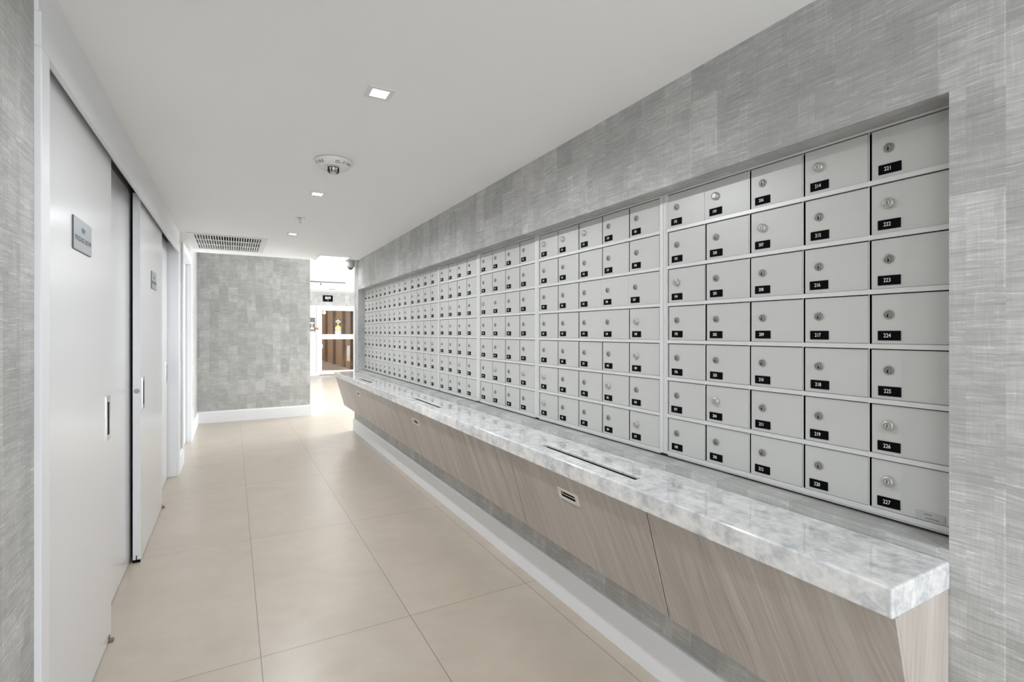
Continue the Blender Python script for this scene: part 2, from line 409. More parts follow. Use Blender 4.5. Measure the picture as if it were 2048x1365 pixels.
# left wall
JY0, JY1, JZ = 1.755, 5.43, 2.02          # sliding-door opening
PY0, PY1, PZ = 5.97, 7.02, 2.09           # second doorway
wl = MB()
WY0, WY1, WZ0, WZ1 = -2.4, -0.5, 0.15, 2.0
wl.box((-0.62, HY, 0), (XL, WY0, 2.47), 'paper').box((-0.62, WY1, 0), (XL, JY0-0.03, 2.47), 'paper')
wl.box((-0.62, WY0, 0), (XL, WY1, WZ0), 'paper').box((-0.62, WY0, WZ1), (XL, WY1, 2.47), 'paper').box((-0.62, JY1+0.03, 0), (XL, PY0-0.02, 2.47), 'paper')
wl.box((-0.62, PY1+0.02, 0), (XL, 8.42, 2.47), 'paper').box((-0.62, PY0-0.02, PZ+0.02), (XL, PY1+0.02, 2.47), 'paper')
wl.box((-0.62, JY0-0.03, ZC-0.04), (XL-0.004, JY1+0.03, 2.47), 'paint')
struct(wl.build('wall_left'), 'grey papered wall on the door side of the corridor', 'wall')
cl = MB().box((-1.9, JY0-0.3, 0), (-1.8, JY1+0.3, 2.3), 'shell').box((-1.9, JY0-0.4, 0), (-0.62, JY0-0.3, 2.3), 'shell').box((-1.9, JY1+0.3, 0), (-0.62, JY1+0.4, 2.3), 'shell')
cl.box((-0.9, PY0-0.1, 0), (-0.85, PY1+0.1, 2.47), 'shell')
struct(cl.build('wall_closet'), 'dark walls of the package room seen through the door gap', 'wall')
# casing of the sliding doors
c = MB()
c.box((-0.56, 1.686, 0), (-0.42, JY0, JZ), 'paint')
c.box((-0.56, JY1, 0), (XL-0.002, JY1+0.03, JZ+0.13), 'paint').box((XL-0.004, JY1+0.004, 0), (-0.42, 5.54, JZ), 'paint')
struct(c.build('trim_1', bevel=0.003), 'white upright casings either side of the sliding doors', 'door trim')
c = MB().box((-0.437, 1.686, JZ), (-0.42, 5.54, 2.108), 'paint').box((-0.437, 1.686, 2.108), (-0.425, 5.54, ZC), 'paint')
struct(c.build('trim_2', bevel=0.002), 'long white header board above the sliding doors', 'door trim')
c = MB().box((-0.434, PY0-0.10, 0), (-0.418, PY0, PZ), 'paint').box((-0.56, PY0-0.018, 0), (-0.434, PY0, PZ), 'paint')
c.box((-0.434, PY1+0.01, 0), (-0.418, PY1+0.10, PZ), 'paint').box((-0.56, PY1, 0), (-0.434, PY1+0.018, PZ), 'paint')
c.box((-0.434, PY0-0.10, PZ), (-0.418, PY1+0.10, PZ+0.09), 'paint').box((-0.56, PY0, PZ), (-0.434, PY1, PZ+0.018), 'paint')
struct(c.build('trim_3', bevel=0.002), 'white casing round the farther doorway near the end wall', 'door trim')
b = MB().prism([(XL+d, z) for d, z in skirt(0)], 5.541, PY0-0.101, 'paint').prism([(XL+d, z) for d, z in skirt(0)], PY1+0.101, 8.4, 'paint')
b.prism([(XL+d, z) for d, z in skirt(0)], HY, 1.685, 'paint')
struct(b.build('baseboard_left'), 'white baseboard along the wall on the door side', 'baseboard')
d2 = thing('door_2', 'white flush door set back in the farther doorway', 'door', (-0.49, (PY0+PY1)/2, 0), kind='structure')
MB().box((-0.02, -0.51, 0.008), (0.012, 0.51, PZ-0.006), 'leaf').build('door_panel', d2, bevel=0.002)

# end wall and lobby shell
EX = 1.06
we = MB().box((-0.62, 8.4, 0), (EX, 16.0, 2.47), 'paper').build('wall_end')
struct(we, 'grey papered wall facing down the corridor at its end', 'wall')
T90 = frame_mat((0, 8.4, 0), (0, 1, 0), (0, 0, 1))
b = MB(); pr = skirt(0); n = len(pr)
vs = [(-0.418, 8.4-d, z) for d, z in pr]+[(EX+0.016, 8.4-d, z) for d, z in pr]
b.add(vs, [tuple(range(n))[::-1], tuple(range(n, 2*n))]+[(i, (i+1) % n, (i+1) % n+n, i+n) for i in range(n)], 'paint')
b.box((EX, 8.4, 0), (EX+0.016, 15.9, 0.15), 'paint')
struct(b.build('baseboard_end'), 'white baseboard at the foot of the end wall', 'baseboard')
DX0, DX1, DZ = 2.235, 3.42, 2.085
wf = MB().box((EX, 16.0, 2.086), (6.2, 16.12, 2.6), 'paper').box((DX1+0.05, 16.0, 0), (6.2, 16.12, 2.086), 'paper').box((EX, 16.0, 0), (1.72, 16.12, 2.086), 'paper')
struct(wf.build('wall_far'), 'pale papered lobby wall above the glass entrance door', 'wall')
wb = MB().box((-2.0, HY-0.2, 0), (-0.30, HY, 2.6), 'paper').box((1.28, HY-0.2, 0), (1.9, HY, 2.6), 'paper').box((-0.3, HY-0.2, 2.14), (1.28, HY, 2.6), 'paper')
struct(wb.build('wall_back'), 'papered wall around an opening added behind the viewer for fill light', 'wall')  # the opening is added out of view to let in fill
w3 = MB()
for yy in (WY0+0.03, (WY0+WY1)/2, WY1-0.03): w3.box((-0.56, yy-0.03, WZ0), (-0.50, yy+0.03, WZ1), 'winframe')
w3.box((-0.56, WY0, WZ0), (-0.50, WY1, WZ0+0.05), 'winframe').box((-0.56, WY0, WZ1-0.05), (-0.50, WY1, WZ1), 'winframe')
struct(w3.build('fill_window'), 'white framed side window added unseen behind the viewer for fill light', 'window')  # unseen window added to let in side fill
# lobby window wall on the right, out of the picture
ww = MB().box((5.1, YE, 0), (5.2, 16.0, 0.30), 'paint').box((5.1, YE, 2.35), (5.2, 16.0, 2.47), 'paint')
for i in range(8):
    yy = YE+0.05+i*(16.0-YE-0.1)/7; ww.box((5.1, yy-0.04, 0.30), (5.2, yy+0.04, 2.35), 'paint')
struct(ww.build('window_1'), 'white mullioned lobby window wall admitting daylight', 'window')

# ------------------------------------------------------------------ sliding doors
F, B2, TH = -0.453, -0.505, 0.036
def flush_pull(parent, y, z, xf, name='handle', seg=12):   # long chrome plate; dark sheet and bright strip paint the trough's shade and highlight
    mb = MB(); hw, hh = 0.036, 0.092; T = TL((xf, y, z))
    mb.box((-hw, -hh, 0), (-0.019, hh, 0.0025), 'chrome', T).box((0.019, -hh, 0), (hw, hh, 0.0025), 'chrome', T)
    mb.box((-0.019, 0.068, 0), (0.019, hh, 0.0025), 'chrome', T).box((-0.019, -hh, 0), (0.019, -0.068, 0.0025), 'chrome', T)
    mb.box((-0.019, -0.068, 0), (0.019, 0.068, 0.0006), 'void', T)
    mb.box((-0.017, -0.066, 0.0006), (-0.013, 0.066, 0.0016), 'chrome', T)
    o = mb.build(name, parent, bevel=0.0006); o['label'] = 'chrome flush pull'
    o.location = (-parent.location.x, -parent.location.y, -parent.location.z)
    return o
leaves = [(1.762, 2.723, F, 2.655, 'white sliding door leaf nearest the viewer carrying a silver room sign', 0.94),
          (2.63, 3.566, B2, None, 'white sliding door leaf half hidden behind the nearest leaf, without a sign', 0),
          (3.512, 4.51, F, 3.613, 'white sliding door leaf standing forward in mid-row with the second silver sign', 0.945),
          (4.40, 5.424, B2, 5.345, 'farthest white sliding door leaf, closing against the far casing', 0.945)]
for i, (y0, y1, xf, hy, lab, hz) in enumerate(leaves):
    d = thing('door_%d' % (i+3), lab, 'sliding door', (xf-TH/2, (y0+y1)/2, 0.006), kind='structure')
    L = -(y1-y0)/2
    MB().box((-TH/2, L, 0), (TH/2, -L, 2.076 if xf == F else 2.083), 'leaf').build('door_panel', d, bevel=0.0015)
    if hy: flush_pull(d, hy, hz, xf)
    if i == 2:
        e = MB().lathe([(0.013, 0), (0.013, 0.0015), (0.011, 0.003)], 'lockm', frame_mat((-0.470, y0, 0.966), (1, 0, 0), (0, 0, 1)), 24)
        o = e.build('edge_pull', d); o.location = -d.location; o['label'] = 'grey round button in the door edge'
        g = MB().box((-0.489, y0-0.003, 0.002), (-0.453, y0+0.002, 0.016), 'void').box((-0.4735, y0-0.003, 0.016), (-0.4695, y0+0.002, 0.040), 'void')
        o = g.build('bottom_guide', d); o.location = -d.location; o['label'] = 'black channel at the foot of the door edge'
tr = thing('sliding_door_track', 'aluminium double track under the header above the sliding doors', 'door track', (-0.49, 3.6, 2.1))
for xx in (-0.468, -0.523):
    t = MB().box((xx-0.020, 1.76, 2.098), (xx-0.014, 5.425, 2.15), 'rail').box((xx+0.014, 1.76, 2.098), (xx+0.020, 5.425, 2.15), 'rail').box((xx-0.014, 1.76, 2.135), (xx+0.014, 5.425, 2.15), 'rail')
    o = t.build('rail', tr); o.location = -tr.location
for y, lab in ((2.672, 'small brown floor guide at the foot of the nearest sliding door'), (4.515, 'small brown floor guide below the mid-row sliding door')):
    g = MB().box((-0.456, y-0.012, 0), (-0.436, y+0.012, 0.010), 'dust').box((-0.456, y-0.012, 0.010), (-0.450, y+0.010, 0.026), 'dust').build('floor_guide', bevel=0.002)
    tag(g, lab, 'door guide', 'floor guides of the sliding doors')
def room_sign(y0, y1, z0, z1, label):
    t = thing('room_sign', label, 'sign', (F, (y0+y1)/2, (z0+z1)/2), 'silver room signs on the sliding doors')
    hw, hh = (y1-y0)/2, (z1-z0)/2
    MB().box((0.0006, -hw, -hh), (0.0040, hw, hh), 'dgrey').box((0.0040, -hw+0.001, -hh+0.001), (0.0045, hw, hh), 'signm').build('plate', t)
    T = TL((0.0046, 0.004, 0.019)); mb = MB(); mb.add(*text_geo('B59', 0.024, wide=1.25), 'ink', T)
    mb.add(*text_geo('PACKAGE ROOM', 0.0245, wide=1.13*(y1-y0)/0.237), 'ink', TL((0.0046, 0.004, -0.014)))
    o = mb.build('lettering', t); o['label'] = 'dark lettering reading B59 PACKAGE ROOM'
room_sign(2.117, 2.354, 1.572, 1.680, 'silver room sign on the nearest sliding door reading PACKAGE ROOM')
room_sign(3.933, 4.150, 1.578, 1.690, 'silver room sign on the mid-row sliding door, farther from the viewer')

# ------------------------------------------------------------------ mailboxes
XM = 1.491; ZT = 1.8335; ZB = 0.822; PZ_ = (ZT-ZB)/7
banks = [(6.590, 5.672, 5), (5.666, 4.721, 5), (4.686, 3.953, 4), (3.915, 3.194, 4), (3.140, 2.421, 4), (2.379, 1.475, 5), (1.434, 0.540, 5)]
def lock_mesh(kind):
    mb = MB(); T = frame_mat((0, 0, 0), (0, -1, 0), (0, 0, 1))
    if kind == 'flush':
        mb.lathe([(0.0118, 0), (0.0118, 0.0028), (0.0105, 0.0038), (0.0082, 0.0038)], 'lockm', T, 24, True, False)
        mb.lathe([(0.0082, 0.0038), (0.0082, 0.0030), (0.0074, 0.0030)], 'lockd', T, 24, False, False)
        mb.lathe([(0.0074, 0.0030), (0.0070, 0.0040)], 'lockm', T, 24, False, True)
        mb.box((-0.0024, -0.0062, 0.0040), (0.0010, -0.0006, 0.0044), 'void', T).box((-0.0013, -0.0006, 0.0040), (0.0001, 0.0036, 0.0044), 'void', T)
    else:
        mb.lathe([(0.0135, 0), (0.0135, 0.0065), (0.0118, 0.0095), (0.0085, 0.0100)], 'lockb', T, 28, True, False)
        mb.lathe([(0.0085, 0.0100), (0.0085, 0.0092), (0.0078, 0.0092)], 'lockd', T, 28, False, False)
        mb.lathe([(0.0078, 0.0092), (0.0074, 0.0103)], 'lockb', T, 28, False, True)
        mb.box((-0.0007, -0.0045, 0.0103), (0.0007, 0.0045, 0.0107), 'void', T)
    return mb.mesh('lock')
LOCKS = {k: lock_mesh(k) for k in ('flush', 'round')}
ROUND = {199, 204, 207, 194, 222, 214, 226, 227, 189, 188, 191, 183, 157, 164, 171, 162, 163, 155, 141, 131, 109, 120, 92, 97, 76, 84, 58, 66, 46, 17, 23, 33}
nums = [n for n in range(1, 228) if n not in (13, 113, 213)]
DIG = 0.0148
def plate_mesh(num):
    mb = MB(); mb.box((-0.0018, -0.026, -0.0125), (0, 0.026, 0.0125), 'black')
    mb.add(*text_geo(str(num), DIG, 0.0003, 0.0, 0.78), 'white', TR((-0.0021, 0.004, 0.0)))
    return mb.mesh('number_plate')
ORD = ['farthest', 'second-farthest', 'third-farthest', 'middle', 'third-nearest', 'second-nearest', 'nearest']
k = 0
for bi, (ya, yb, nc) in enumerate(banks):
    first = nums[k]; last = nums[k+nc*7-1]
    bank = thing('mailbox_bank', 'aluminium bank of %d mailboxes numbered %d to %d, %s of the seven in the wall' % (nc*7, first, last, ORD[bi]),
                 'mailboxes', (XM, (ya+yb)/2, ZB), 'mailbox banks set in the papered wall')
    cy = (ya+yb)/2; A = ya-cy; Bb = yb-cy; W = (ya-yb)/nc; H = ZT-ZB
    la = 0.004 if bi == 0 else (banks[bi-1][1]-ya)/2-0.0008; lb = 0.012 if bi == 6 else (yb-banks[bi+1][0])/2-0.0008
    fr = MB()
    fr.box((0.022, A+la, -0.002), (0.026, Bb-lb, H), 'void')  # near-black backing paints the shade in the gaps between doors
    fr.box((-0.003, A, 0), (0.022, A+la, H), 'aluframe'); fr.box((-0.003, Bb, 0), (0.022, Bb-lb, H), 'aluframe')
    if la > 0.01: fr.box((-0.006, A+la*0.30, 0), (-0.003, A+la*0.45, H), 'aluframe')
    fr.box((-0.004, A+la*0.98, H), (0.022, Bb-lb*0.98, H+0.0052), 'aluframe')
    fr.box((-0.001, A, -0.006), (0.012, Bb, 0.0), 'aluframe')
    for r in range(7):
        z = H-(r+1)*PZ_
        fr.box((-0.0045, A, z), (0.010, Bb, z+0.0125), 'aluframe')
    for cI in range(1, nc):
        yy = A-cI*W
        fr.box((0.0005, yy+0.0006, 0.0125), (0.0010, yy+0.0036, H-0.001), 'aluframe')
    fr.build('frame', bank, bevel=0.0006, seg=1)
    dh = PZ_-0.0125-0.0030
    dm = MB().box((0, -(W-0.009)/2, -dh/2), (0.002, (W-0.009)/2, dh/2), 'alu').mesh('door')
    dmw = MB().box((-0.001, -(W-0.009)/2, -dh/2), (0.0012, (W-0.009)/2+0.0085, dh/2), 'alu').mesh('door')
    for cI in range(nc):
        for r in range(7):
            num = nums[k]; k += 1
            wide = num in (180, 181, 187, 138, 63, 28, 35, 199, 192)
            yc = A-(cI+0.5)*W+random.uniform(-0.0008, 0.0008); zt = H-r*PZ_-0.0024; zc = zt-dh/2
            dj = random.uniform(0, 0.0012)
            door = link('door', dmw if wide else dm, bank, (dj, yc, zc), 0.0007, 1)
            yl = A-cI*W-yc; zl = H-r*PZ_-zc
            sh = 0.006 if wide and num in (180, 181, 187) else 0.0
            off = -0.001 if wide else 0.0
            kind = 'round' if num in ROUND else 'flush'
            lk = link('lock', LOCKS[kind], door, (off, yl-0.045+sh, zl-0.055))
            lk.rotation_euler = (random.uniform(-0.25, 0.25), 0, 0)
            pl = link('number_plate', plate_mesh(num), door, (off, yl-0.046+sh+random.uniform(-0.0015, 0.0015), zl-0.1095+random.uniform(-0.001, 0.001)))
            pl.rotation_euler = (random.uniform(-0.012, 0.012), 0, 0)
            pl['label'] = 'black number plate reading %d' % num
    if bi == 6:
        s = MB().box((-0.0006, -0.030, -0.010), (0, 0.030, 0.010), 'sticker')
        s.box((-0.0009, -0.004, 0.003), (-0.0006, 0.012, 0.0045), 'ink').box((-0.0009, -0.018, -0.006), (-0.0006, 0.010, -0.0045), 'ink')
        o = s.build('maker_label', bank, (-0.0003, Bb+0.045, 0.026)); o['label'] = 'small translucent maker label with fine print'

# ------------------------------------------------------------------ counter
CX0, CZ0, CZ1, CY0 = 1.155, 0.722, 0.785, 0.515
SX0, SX1 = 1.230, 1.264
slots = [(1.335, 1.955), (3.24, 3.86), (5.17, 5.77)]
xs = [CX0, SX0, SX1, XW]; ys = sorted([CY0, YE-0.002] + [v for s in slots for v in s] + [2.6, 4.5])
top = link('countertop', holed(xs, ys, CZ0, CZ1, [(SX0, SX1, a, b_) for a, b_ in slots], 'marble', 'countertop'), bevel=0.005, seg=3)
tag(top, 'long polished grey and white marble countertop with three narrow slots', 'countertop')
for k_, (a, b_) in enumerate(slots):
    ln = MB(); ln.box((SX1-0.0012, a+0.004, CZ0+0.001), (SX1-0.0003, b_-0.004, CZ1-0.0105), 'void').box((SX0+0.0003, a+0.001, CZ0+0.001), (SX0+0.0012, b_-0.001, CZ1-0.008), 'void')
    ln.box((SX0+0.0003, a+0.001, CZ0+0.001), (SX1-0.0003, b_-0.001, CZ0+0.002), 'void')
    o = ln.build('slot_shade', top); o['label'] = 'black sheets painting the shade inside the slot'  # black sheets stand in for the shade deep in the slot
cab = thing('mail_drop_cabinet', 'taupe wood cabinet with slanting front hung under the marble countertop', 'cabinet', (1.30, 3.6, 0.345))
Tx, Tz, Bx, Bz = 1.170, CZ0, 1.275, 0.345
def panel(name, y0, y1, z1=Tz, z0=Bz):
    t = 0.010; nx, nz = 0.963*t, 0.268*t
    def px(z): return Tx+(Bx-Tx)*(Tz-z)/(Tz-Bz)
    mb = MB().prism([(px(z1), z1), (px(z0), z0), (px(z0)+nx, z0+nz*0.2), (px(z1)+nx, z1)], y0, y1, 'wood')
    o = mb.build(name, cab, -cab.location, bevel=0.0008, seg=1); return o
g = 0.0026
seams = [0.517, 1.22, 2.15, 3.165, 4.10, 5.12, 6.055, 6.814]
dr = []
for i in range(7):
    nm = 'door' if i % 2 else 'front_panel'
    o = panel(nm, seams[i]+(g if i else 0), seams[i+1]-(g if i < 6 else 0), Tz-0.001)
    if i % 2: dr.append((o, (seams[i]+seams[i+1])/2))
for y0, y1 in ((CY0+0.002, 0.5345), (6.7985, YE-0.006)):
    MB().prism([(Tx+0.011, Tz), (Bx+0.0112, Bz), (XW-0.003, Bz), (XW-0.003, Tz)], y0, y1, 'wood').build('side_panel', cab, -cab.location, bevel=0.0008, seg=1)
MB().box((Bx+0.01, 0.535, Bz), (XW-0.003, 6.798, Bz+0.016), 'wood').build('bottom_panel', cab, -cab.location)
MB().box((XW-0.012, 0.535, Bz+0.016), (XW-0.003, 6.798, Tz-0.001), 'void').build('shade_backing', cab, -cab.location)  # near-black back puts shade behind the panel seams
dn = Vector((Bx-Tx, 0, Bz-Tz)).normalized()
for o, yc in dr:
    zc = 0.632; xc = Tx+(Bx-Tx)*(Tz-zc)/(Tz-Bz)
    T = frame_mat((xc, yc, zc), (0, -1, 0), tuple(-dn)); T = Matrix.Translation(-Vector(o.location) - Vector(cab.location)) @ T
    mb = MB(); hw, hh = 0.070, 0.024; iw, ih = 0.050, 0.0125
    mb.box((-hw, ih, 0), (hw, hh, 0.0028), 'nickel', T).box((-hw, -hh, 0), (hw, -ih, 0.0028), 'nickel', T)
    mb.box((-hw, -ih, 0), (-iw, ih, 0.0028), 'nickel', T).box((iw, -ih, 0), (hw, ih, 0.0028), 'nickel', T)
    mb.box((-iw, -ih, 0), (iw, ih, 0.0004), 'void', T)
    mb.box((-iw+0.012, -0.0005, 0.0004), (iw, 0.0020, 0.0018), 'nickel', T).box((-iw+0.010, 0.0, 0.0004), (-iw+0.013, ih, 0.0018), 'nickel', T)
    for sx in (-1, 1):
        for sy in (-1, 1):   # rounded inner corners
            mb.add([(sx*iw, sy*ih, 0.0027), (sx*(iw-0.008), sy*ih, 0.0027), (sx*(iw-0.0024), sy*(ih-0.0024), 0.0027), (sx*iw, sy*(ih-0.008), 0.0027)], [(0, 1, 2, 3) if sx*sy > 0 else (3, 2, 1, 0)], 'nickel', T)
    h = mb.build('handle', o); h['label'] = 'satin nickel flush pull'

# ------------------------------------------------------------------ ceiling fixtures
dl_names = ['square recessed downlight nearest the viewer', 'square recessed downlight between the fire strobe and the sprinkler', 'square recessed downlight beyond the sprinkler, near the vent',
            'square recessed downlight added out of view behind the viewer']
for i, y in enumerate(DOWN_Y):
    t = thing('downlight', 'small white '+dl_names[i], 'ceiling light', (LIGHT_X, y, ZC), 'recessed corridor downlights')
    o_, n_ = 0.049, lamp_h-0.001
    mb = MB()
    for (a, b_) in (((-o_, -o_), (o_, -n_)), ((-o_, n_), (o_, o_)), ((-o_, -n_), (-n_, n_)), ((n_, -n_), (o_, n_))):
        mb.box((a[0], a[1], -0.003), (b_[0], b_[1], -0.0002), 'plastic')
    mb.build('trim', t, bevel=0.0005, seg=1)
    a_, c_ = n_, 0.028; zt = 0.016
    mb = MB(); v = [(-a_, -a_, -0.003), (a_, -a_, -0.003), (a_, a_, -0.003), (-a_, a_, -0.003), (-c_, -c_, zt), (c_, -c_, zt), (c_, c_, zt), (-c_, c_, zt)]
    mb.add(v, [(0, 1, 5, 4), (1, 2, 6, 5), (2, 3, 7, 6), (3, 0, 4, 7)], 'reflector').build('reflector', t)
    MB().box((-c_, -c_, zt-0.001), (c_, c_, zt+0.004), 'lens').build('lens', t)
    area('downlight_lamp', (LIGHT_X, y, ZC-0.006), (0, 0, 0), 0.06, 0.06, DOWN_POWER, (0.93, 0.968, 1.0), 165)
# led panel at the end of the corridor ceiling
t = thing('light_panel', 'bright rectangular light panel flush in the ceiling by the security camera', 'ceiling light', (1.095, 6.59, ZC))
mb = MB()
for (a, b_) in (((-0.195, -0.225), (0.195, -0.198)), ((-0.195, 0.198), (0.195, 0.225)), ((-0.195, -0.198), (-0.168, 0.198)), ((0.168, -0.198), (0.195, 0.198))):
    mb.box((a[0], a[1], -0.004), (b_[0], b_[1], -0.0003), 'plastic')
mb.build('frame', t, bevel=0.001, seg=1)
MB().box((-0.168, -0.198, 0.004), (0.168, 0.198, 0.010), 'glow').build('diffuser', t)
area('light_panel_lamp', (1.095, 6.59, ZC-0.008), (0, 0, 0), 0.33, 0.39, PANEL_POWER, (0.95, 0.975, 1.0), 130)
# air vent
t = thing('ceiling_vent', 'wide white slotted air vent in the ceiling before the end wall', 'vent', (-0.03, 6.005, ZC))
mb = MB(); ox, oy, ix, iy = 0.338, 0.50, 0.289, 0.454
for (a, b_) in (((-ox, -oy), (ox, -iy)), ((-ox, iy), (ox, oy)), ((-ox, -iy), (-ix, iy)), ((ix, -iy), (ox, iy))):
    mb.box((a[0], a[1], -0.006), (b_[0], b_[1], -0.0003), 'plastic')
mb.build('frame', t, bevel=0.0015, seg=1)
mb = MB()
for i in range(27):
    x = -ix+i*2*ix/26; mb.box((x-0.0045, -iy, 0.000), (x+0.0045, iy, 0.030), 'plastic')
for j in (1, 2):
    y = -iy+j*2*iy/3; mb.box((-ix, y-0.018, -0.001), (ix, y+0.018, 0.004), 'plastic')
for sy in (-1, 1): mb.box((-ix, sy*iy-0.012*sy, -0.001), (ix, sy*iy, 0.004), 'plastic')
mb.build('grille', t)
MB().box((-ix, -iy, 0.10), (ix, iy, 0.104), 'void').build('duct_shade', t)  # near-black sheet stands in for the deep shade of the duct
# fire strobe
t = thing('fire_strobe', 'round white fire alarm strobe on the ceiling lettered FIRE', 'fire alarm', (0.473, 2.824, ZC))
D = Matrix.Rotation(math.pi, 4, 'X')
MB().lathe([(0.080, 0.0), (0.096, 0.004), (0.097, 0.012), (0.090, 0.026), (0.078, 0.036), (0.074, 0.038)], 'plastic', D, 48, False, True).build('body', t)
MB().lathe([(0.074, 0.0378), (0.074, 0.0405), (0.070, 0.0405), (0.069, 0.0385)], 'white', D, 48, False, False).build('rim', t)
mb = MB().lathe([(0.030, 0.038), (0.030, 0.060), (0.026, 0.066), (0.012, 0.068)], 'clear', D, 32, False, True); mb.build('lens', t)
mb = MB().lathe([(0.029, 0.0385), (0.027, 0.041), (0.020, 0.040)], 'chrome', D, 24, False, True)
mb.lathe([(0.004, 0.040), (0.004, 0.060)], 'chrome', D @ Matrix.Translation((0.010, 0, 0)), 10).lathe([(0.004, 0.040), (0.004, 0.058)], 'dgrey', D @ Matrix.Translation((-0.009, 0.003, 0)), 10)
mb.build('flash_tube', t)
mb = MB()
def on_side(cx, ang, r, hgt, txt, size):   # letters wrapped on the sloping side
    n = len(txt)
    for i, ch in enumerate(txt):
        a = ang + (i-(n-1)/2)*size*0.80/r
        d = Vector((math.cos(a), math.sin(a), 0)); tang = Vector((-math.sin(a), math.cos(a), 0))
        up = (Vector((0, 0, 1))*0.80 + d*0.60)
        mb.add(*text_geo(ch, size, 0.0003, 0.0003), 'dgrey', frame_mat(d*r+Vector((0, 0, -hgt)), tuple(tang), tuple(up)))
on_side(0, R(-90-10-52), 0.0885, 0.0285, 'FIRE', 0.020)
on_side(0, R(-90-10+52), 0.0885, 0.0285, 'FIRE', 0.020)
mb.build('lettering', t)['label'] = 'grey lettering reading FIRE on both flanks'
mb = MB(); a = R(-90+4); d = Vector((math.cos(a), math.sin(a), 0)); tang = Vector((-math.sin(a), math.cos(a), 0)); up = Vector((0, 0, 1))*0.8+d*0.6
mb.box((-0.010, 0.003, 0), (0.010, 0.0055, 0.0006), 'dgrey', frame_mat(d*0.0885+Vector((0, 0, -0.0285)), tuple(tang), tuple(up)))
mb.box((-0.014, -0.006, 0), (0.020, -0.0035, 0.0006), 'dgrey', frame_mat(d*0.0885+Vector((0, 0, -0.0285)), tuple(tang), tuple(up)))
mb.build('sounder_slot', t)
# sprinkler
t = thing('sprinkler', 'small chrome fire sprinkler hanging from the ceiling between two downlights', 'sprinkler', (0.477, 4.38, ZC))
MB().lathe([(0.038, 0.0), (0.036, 0.003), (0.020, 0.006)], 'chrome', D, 28).build('escutcheon', t)
mb = MB().lathe([(0.008, 0.004), (0.008, 0.014), (0.005, 0.016)], 'chrome', D, 12)
for s in (-1, 1): mb.box((s*0.009-0.0015, -0.0015, -0.030), (s*0.009+0.0015, 0.0015, -0.010), 'chrome')
mb.lathe([(0.0022, 0.014), (0.0022, 0.034)], 'chrome', D, 8); mb.build('body', t)
MB().lathe([(0.011, 0.034), (0.012, 0.036), (0.003, 0.040)], 'chrome', D, 16).build('deflector', t)
# security camera
t = thing('security_camera', 'white dome security camera under the ceiling at the end of the mailbox wall', 'security camera', (1.325, 6.66, ZC))
MB().lathe([(0.046, 0.0), (0.050, 0.004), (0.050, 0.080), (0.046, 0.086)], 'grey', D, 36).build('housing', t)  # white housing coloured grey to paint its backlit shade
MB().lathe([(0.036, 0.0865), (0.036, 0.092), (0.032, 0.106), (0.022, 0.117), (0.010, 0.122)], 'smoke', D, 32).build('dome', t)
MB().lathe([(0.046, 0.0861), (0.044, 0.0885), (0.037, 0.0885)], 'plastic', D, 36, False, True).build('ring', t)
MB().box((0.045, -0.02, -0.05), (XW-1.325-0.001, 0.02, -0.01), 'plastic').build('bracket', t)

# ------------------------------------------------------------------ lobby
t = thing('wall_sign', 'black plaque reading B59 above the glass entrance door', 'sign', (2.52, 16.0, 2.303))
MB().box((-0.14, -0.02, -0.094), (0.14, -0.001, 0.094), 'black').build('plaque', t, bevel=0.002)
mb = MB().add(*text_geo('B59', 0.105, 0.001, 0.003), 'white', TF((0, -0.0215, 0.012)))
mb.add([(-0.012, 0, 0.008), (0.012, 0, 0.008), (0, 0, -0.010)], [(0, 2, 1)], 'white', Matrix.Translation((0, -0.0212, -0.060)))
mb.build('lettering', t)['label'] = 'white characters B59 over a small arrow'
dd = thing('door_1', 'white framed glass entrance door at the far side of the lobby', 'door', ((DX0+DX1)/2, 16.03, 0), kind='structure')
def W_(mb, x0, x1, z0, z1, mat, y0=-0.05, y1=0.02): mb.box((x0-dd.location.x, y0, z0), (x1-dd.location.x, y1, z1), mat); return mb
mb = MB(); W_(mb, DX0, 2.275, 0, DZ, 'winframe'); W_(mb, 3.34, DX1, 0, DZ, 'winframe'); W_(mb, 2.275, 3.34, 2.055, DZ, 'winframe'); mb.build('frame', dd, bevel=0.003)
mb = MB(); W_(mb, 2.28, 2.352, 0.02, 2.05, 'winframe', -0.035, 0.01); W_(mb, 3.272, 3.335, 0.02, 2.05, 'winframe', -0.035, 0.01)
for z0, z1 in ((0.02, 0.134), (1.078, 1.227), (1.94, 2.05)): W_(mb, 2.352, 3.272, z0, z1, 'winframe', -0.035, 0.01)
mb.build('sash', dd, bevel=0.002)
for z0, z1 in ((0.134, 1.078), (1.227, 1.94)):
    mb = MB(); W_(mb, 2.352, 3.272, z0, z1, 'glass', -0.012, -0.008); mb.build('pane', dd)
mb = MB(); W_(mb, 2.352, 2.378, 0.80, 0.94, 'dgrey', -0.042, -0.035); W_(mb, 2.30, 2.365, 0.815, 0.925, 'winframe', -0.075, -0.035); mb.build('handle', dd, bevel=0.004)
def disc(mb, cx, cz, r, mat, y): mb.lathe([(r, 0), (r, 0.002)], mat, TF((cx-dd.location.x, y, cz)), 24); return mb
mb = MB(); disc(mb, 2.416, 1.88, 0.052, 'pale', -0.014); disc(mb, 2.400, 1.895, 0.012, 'blue', -0.0165); disc(mb, 2.436, 1.895, 0.012, 'blue', -0.0165); W_(mb, 2.395, 2.440, 1.852, 1.862, 'blue', -0.019, -0.0165)
mb.build('sticker', dd)['label'] = 'round pale blue sticker'
mb = MB(); W_(mb, 2.712, 2.915, 1.487, 1.681, 'maroon', -0.015, -0.012)
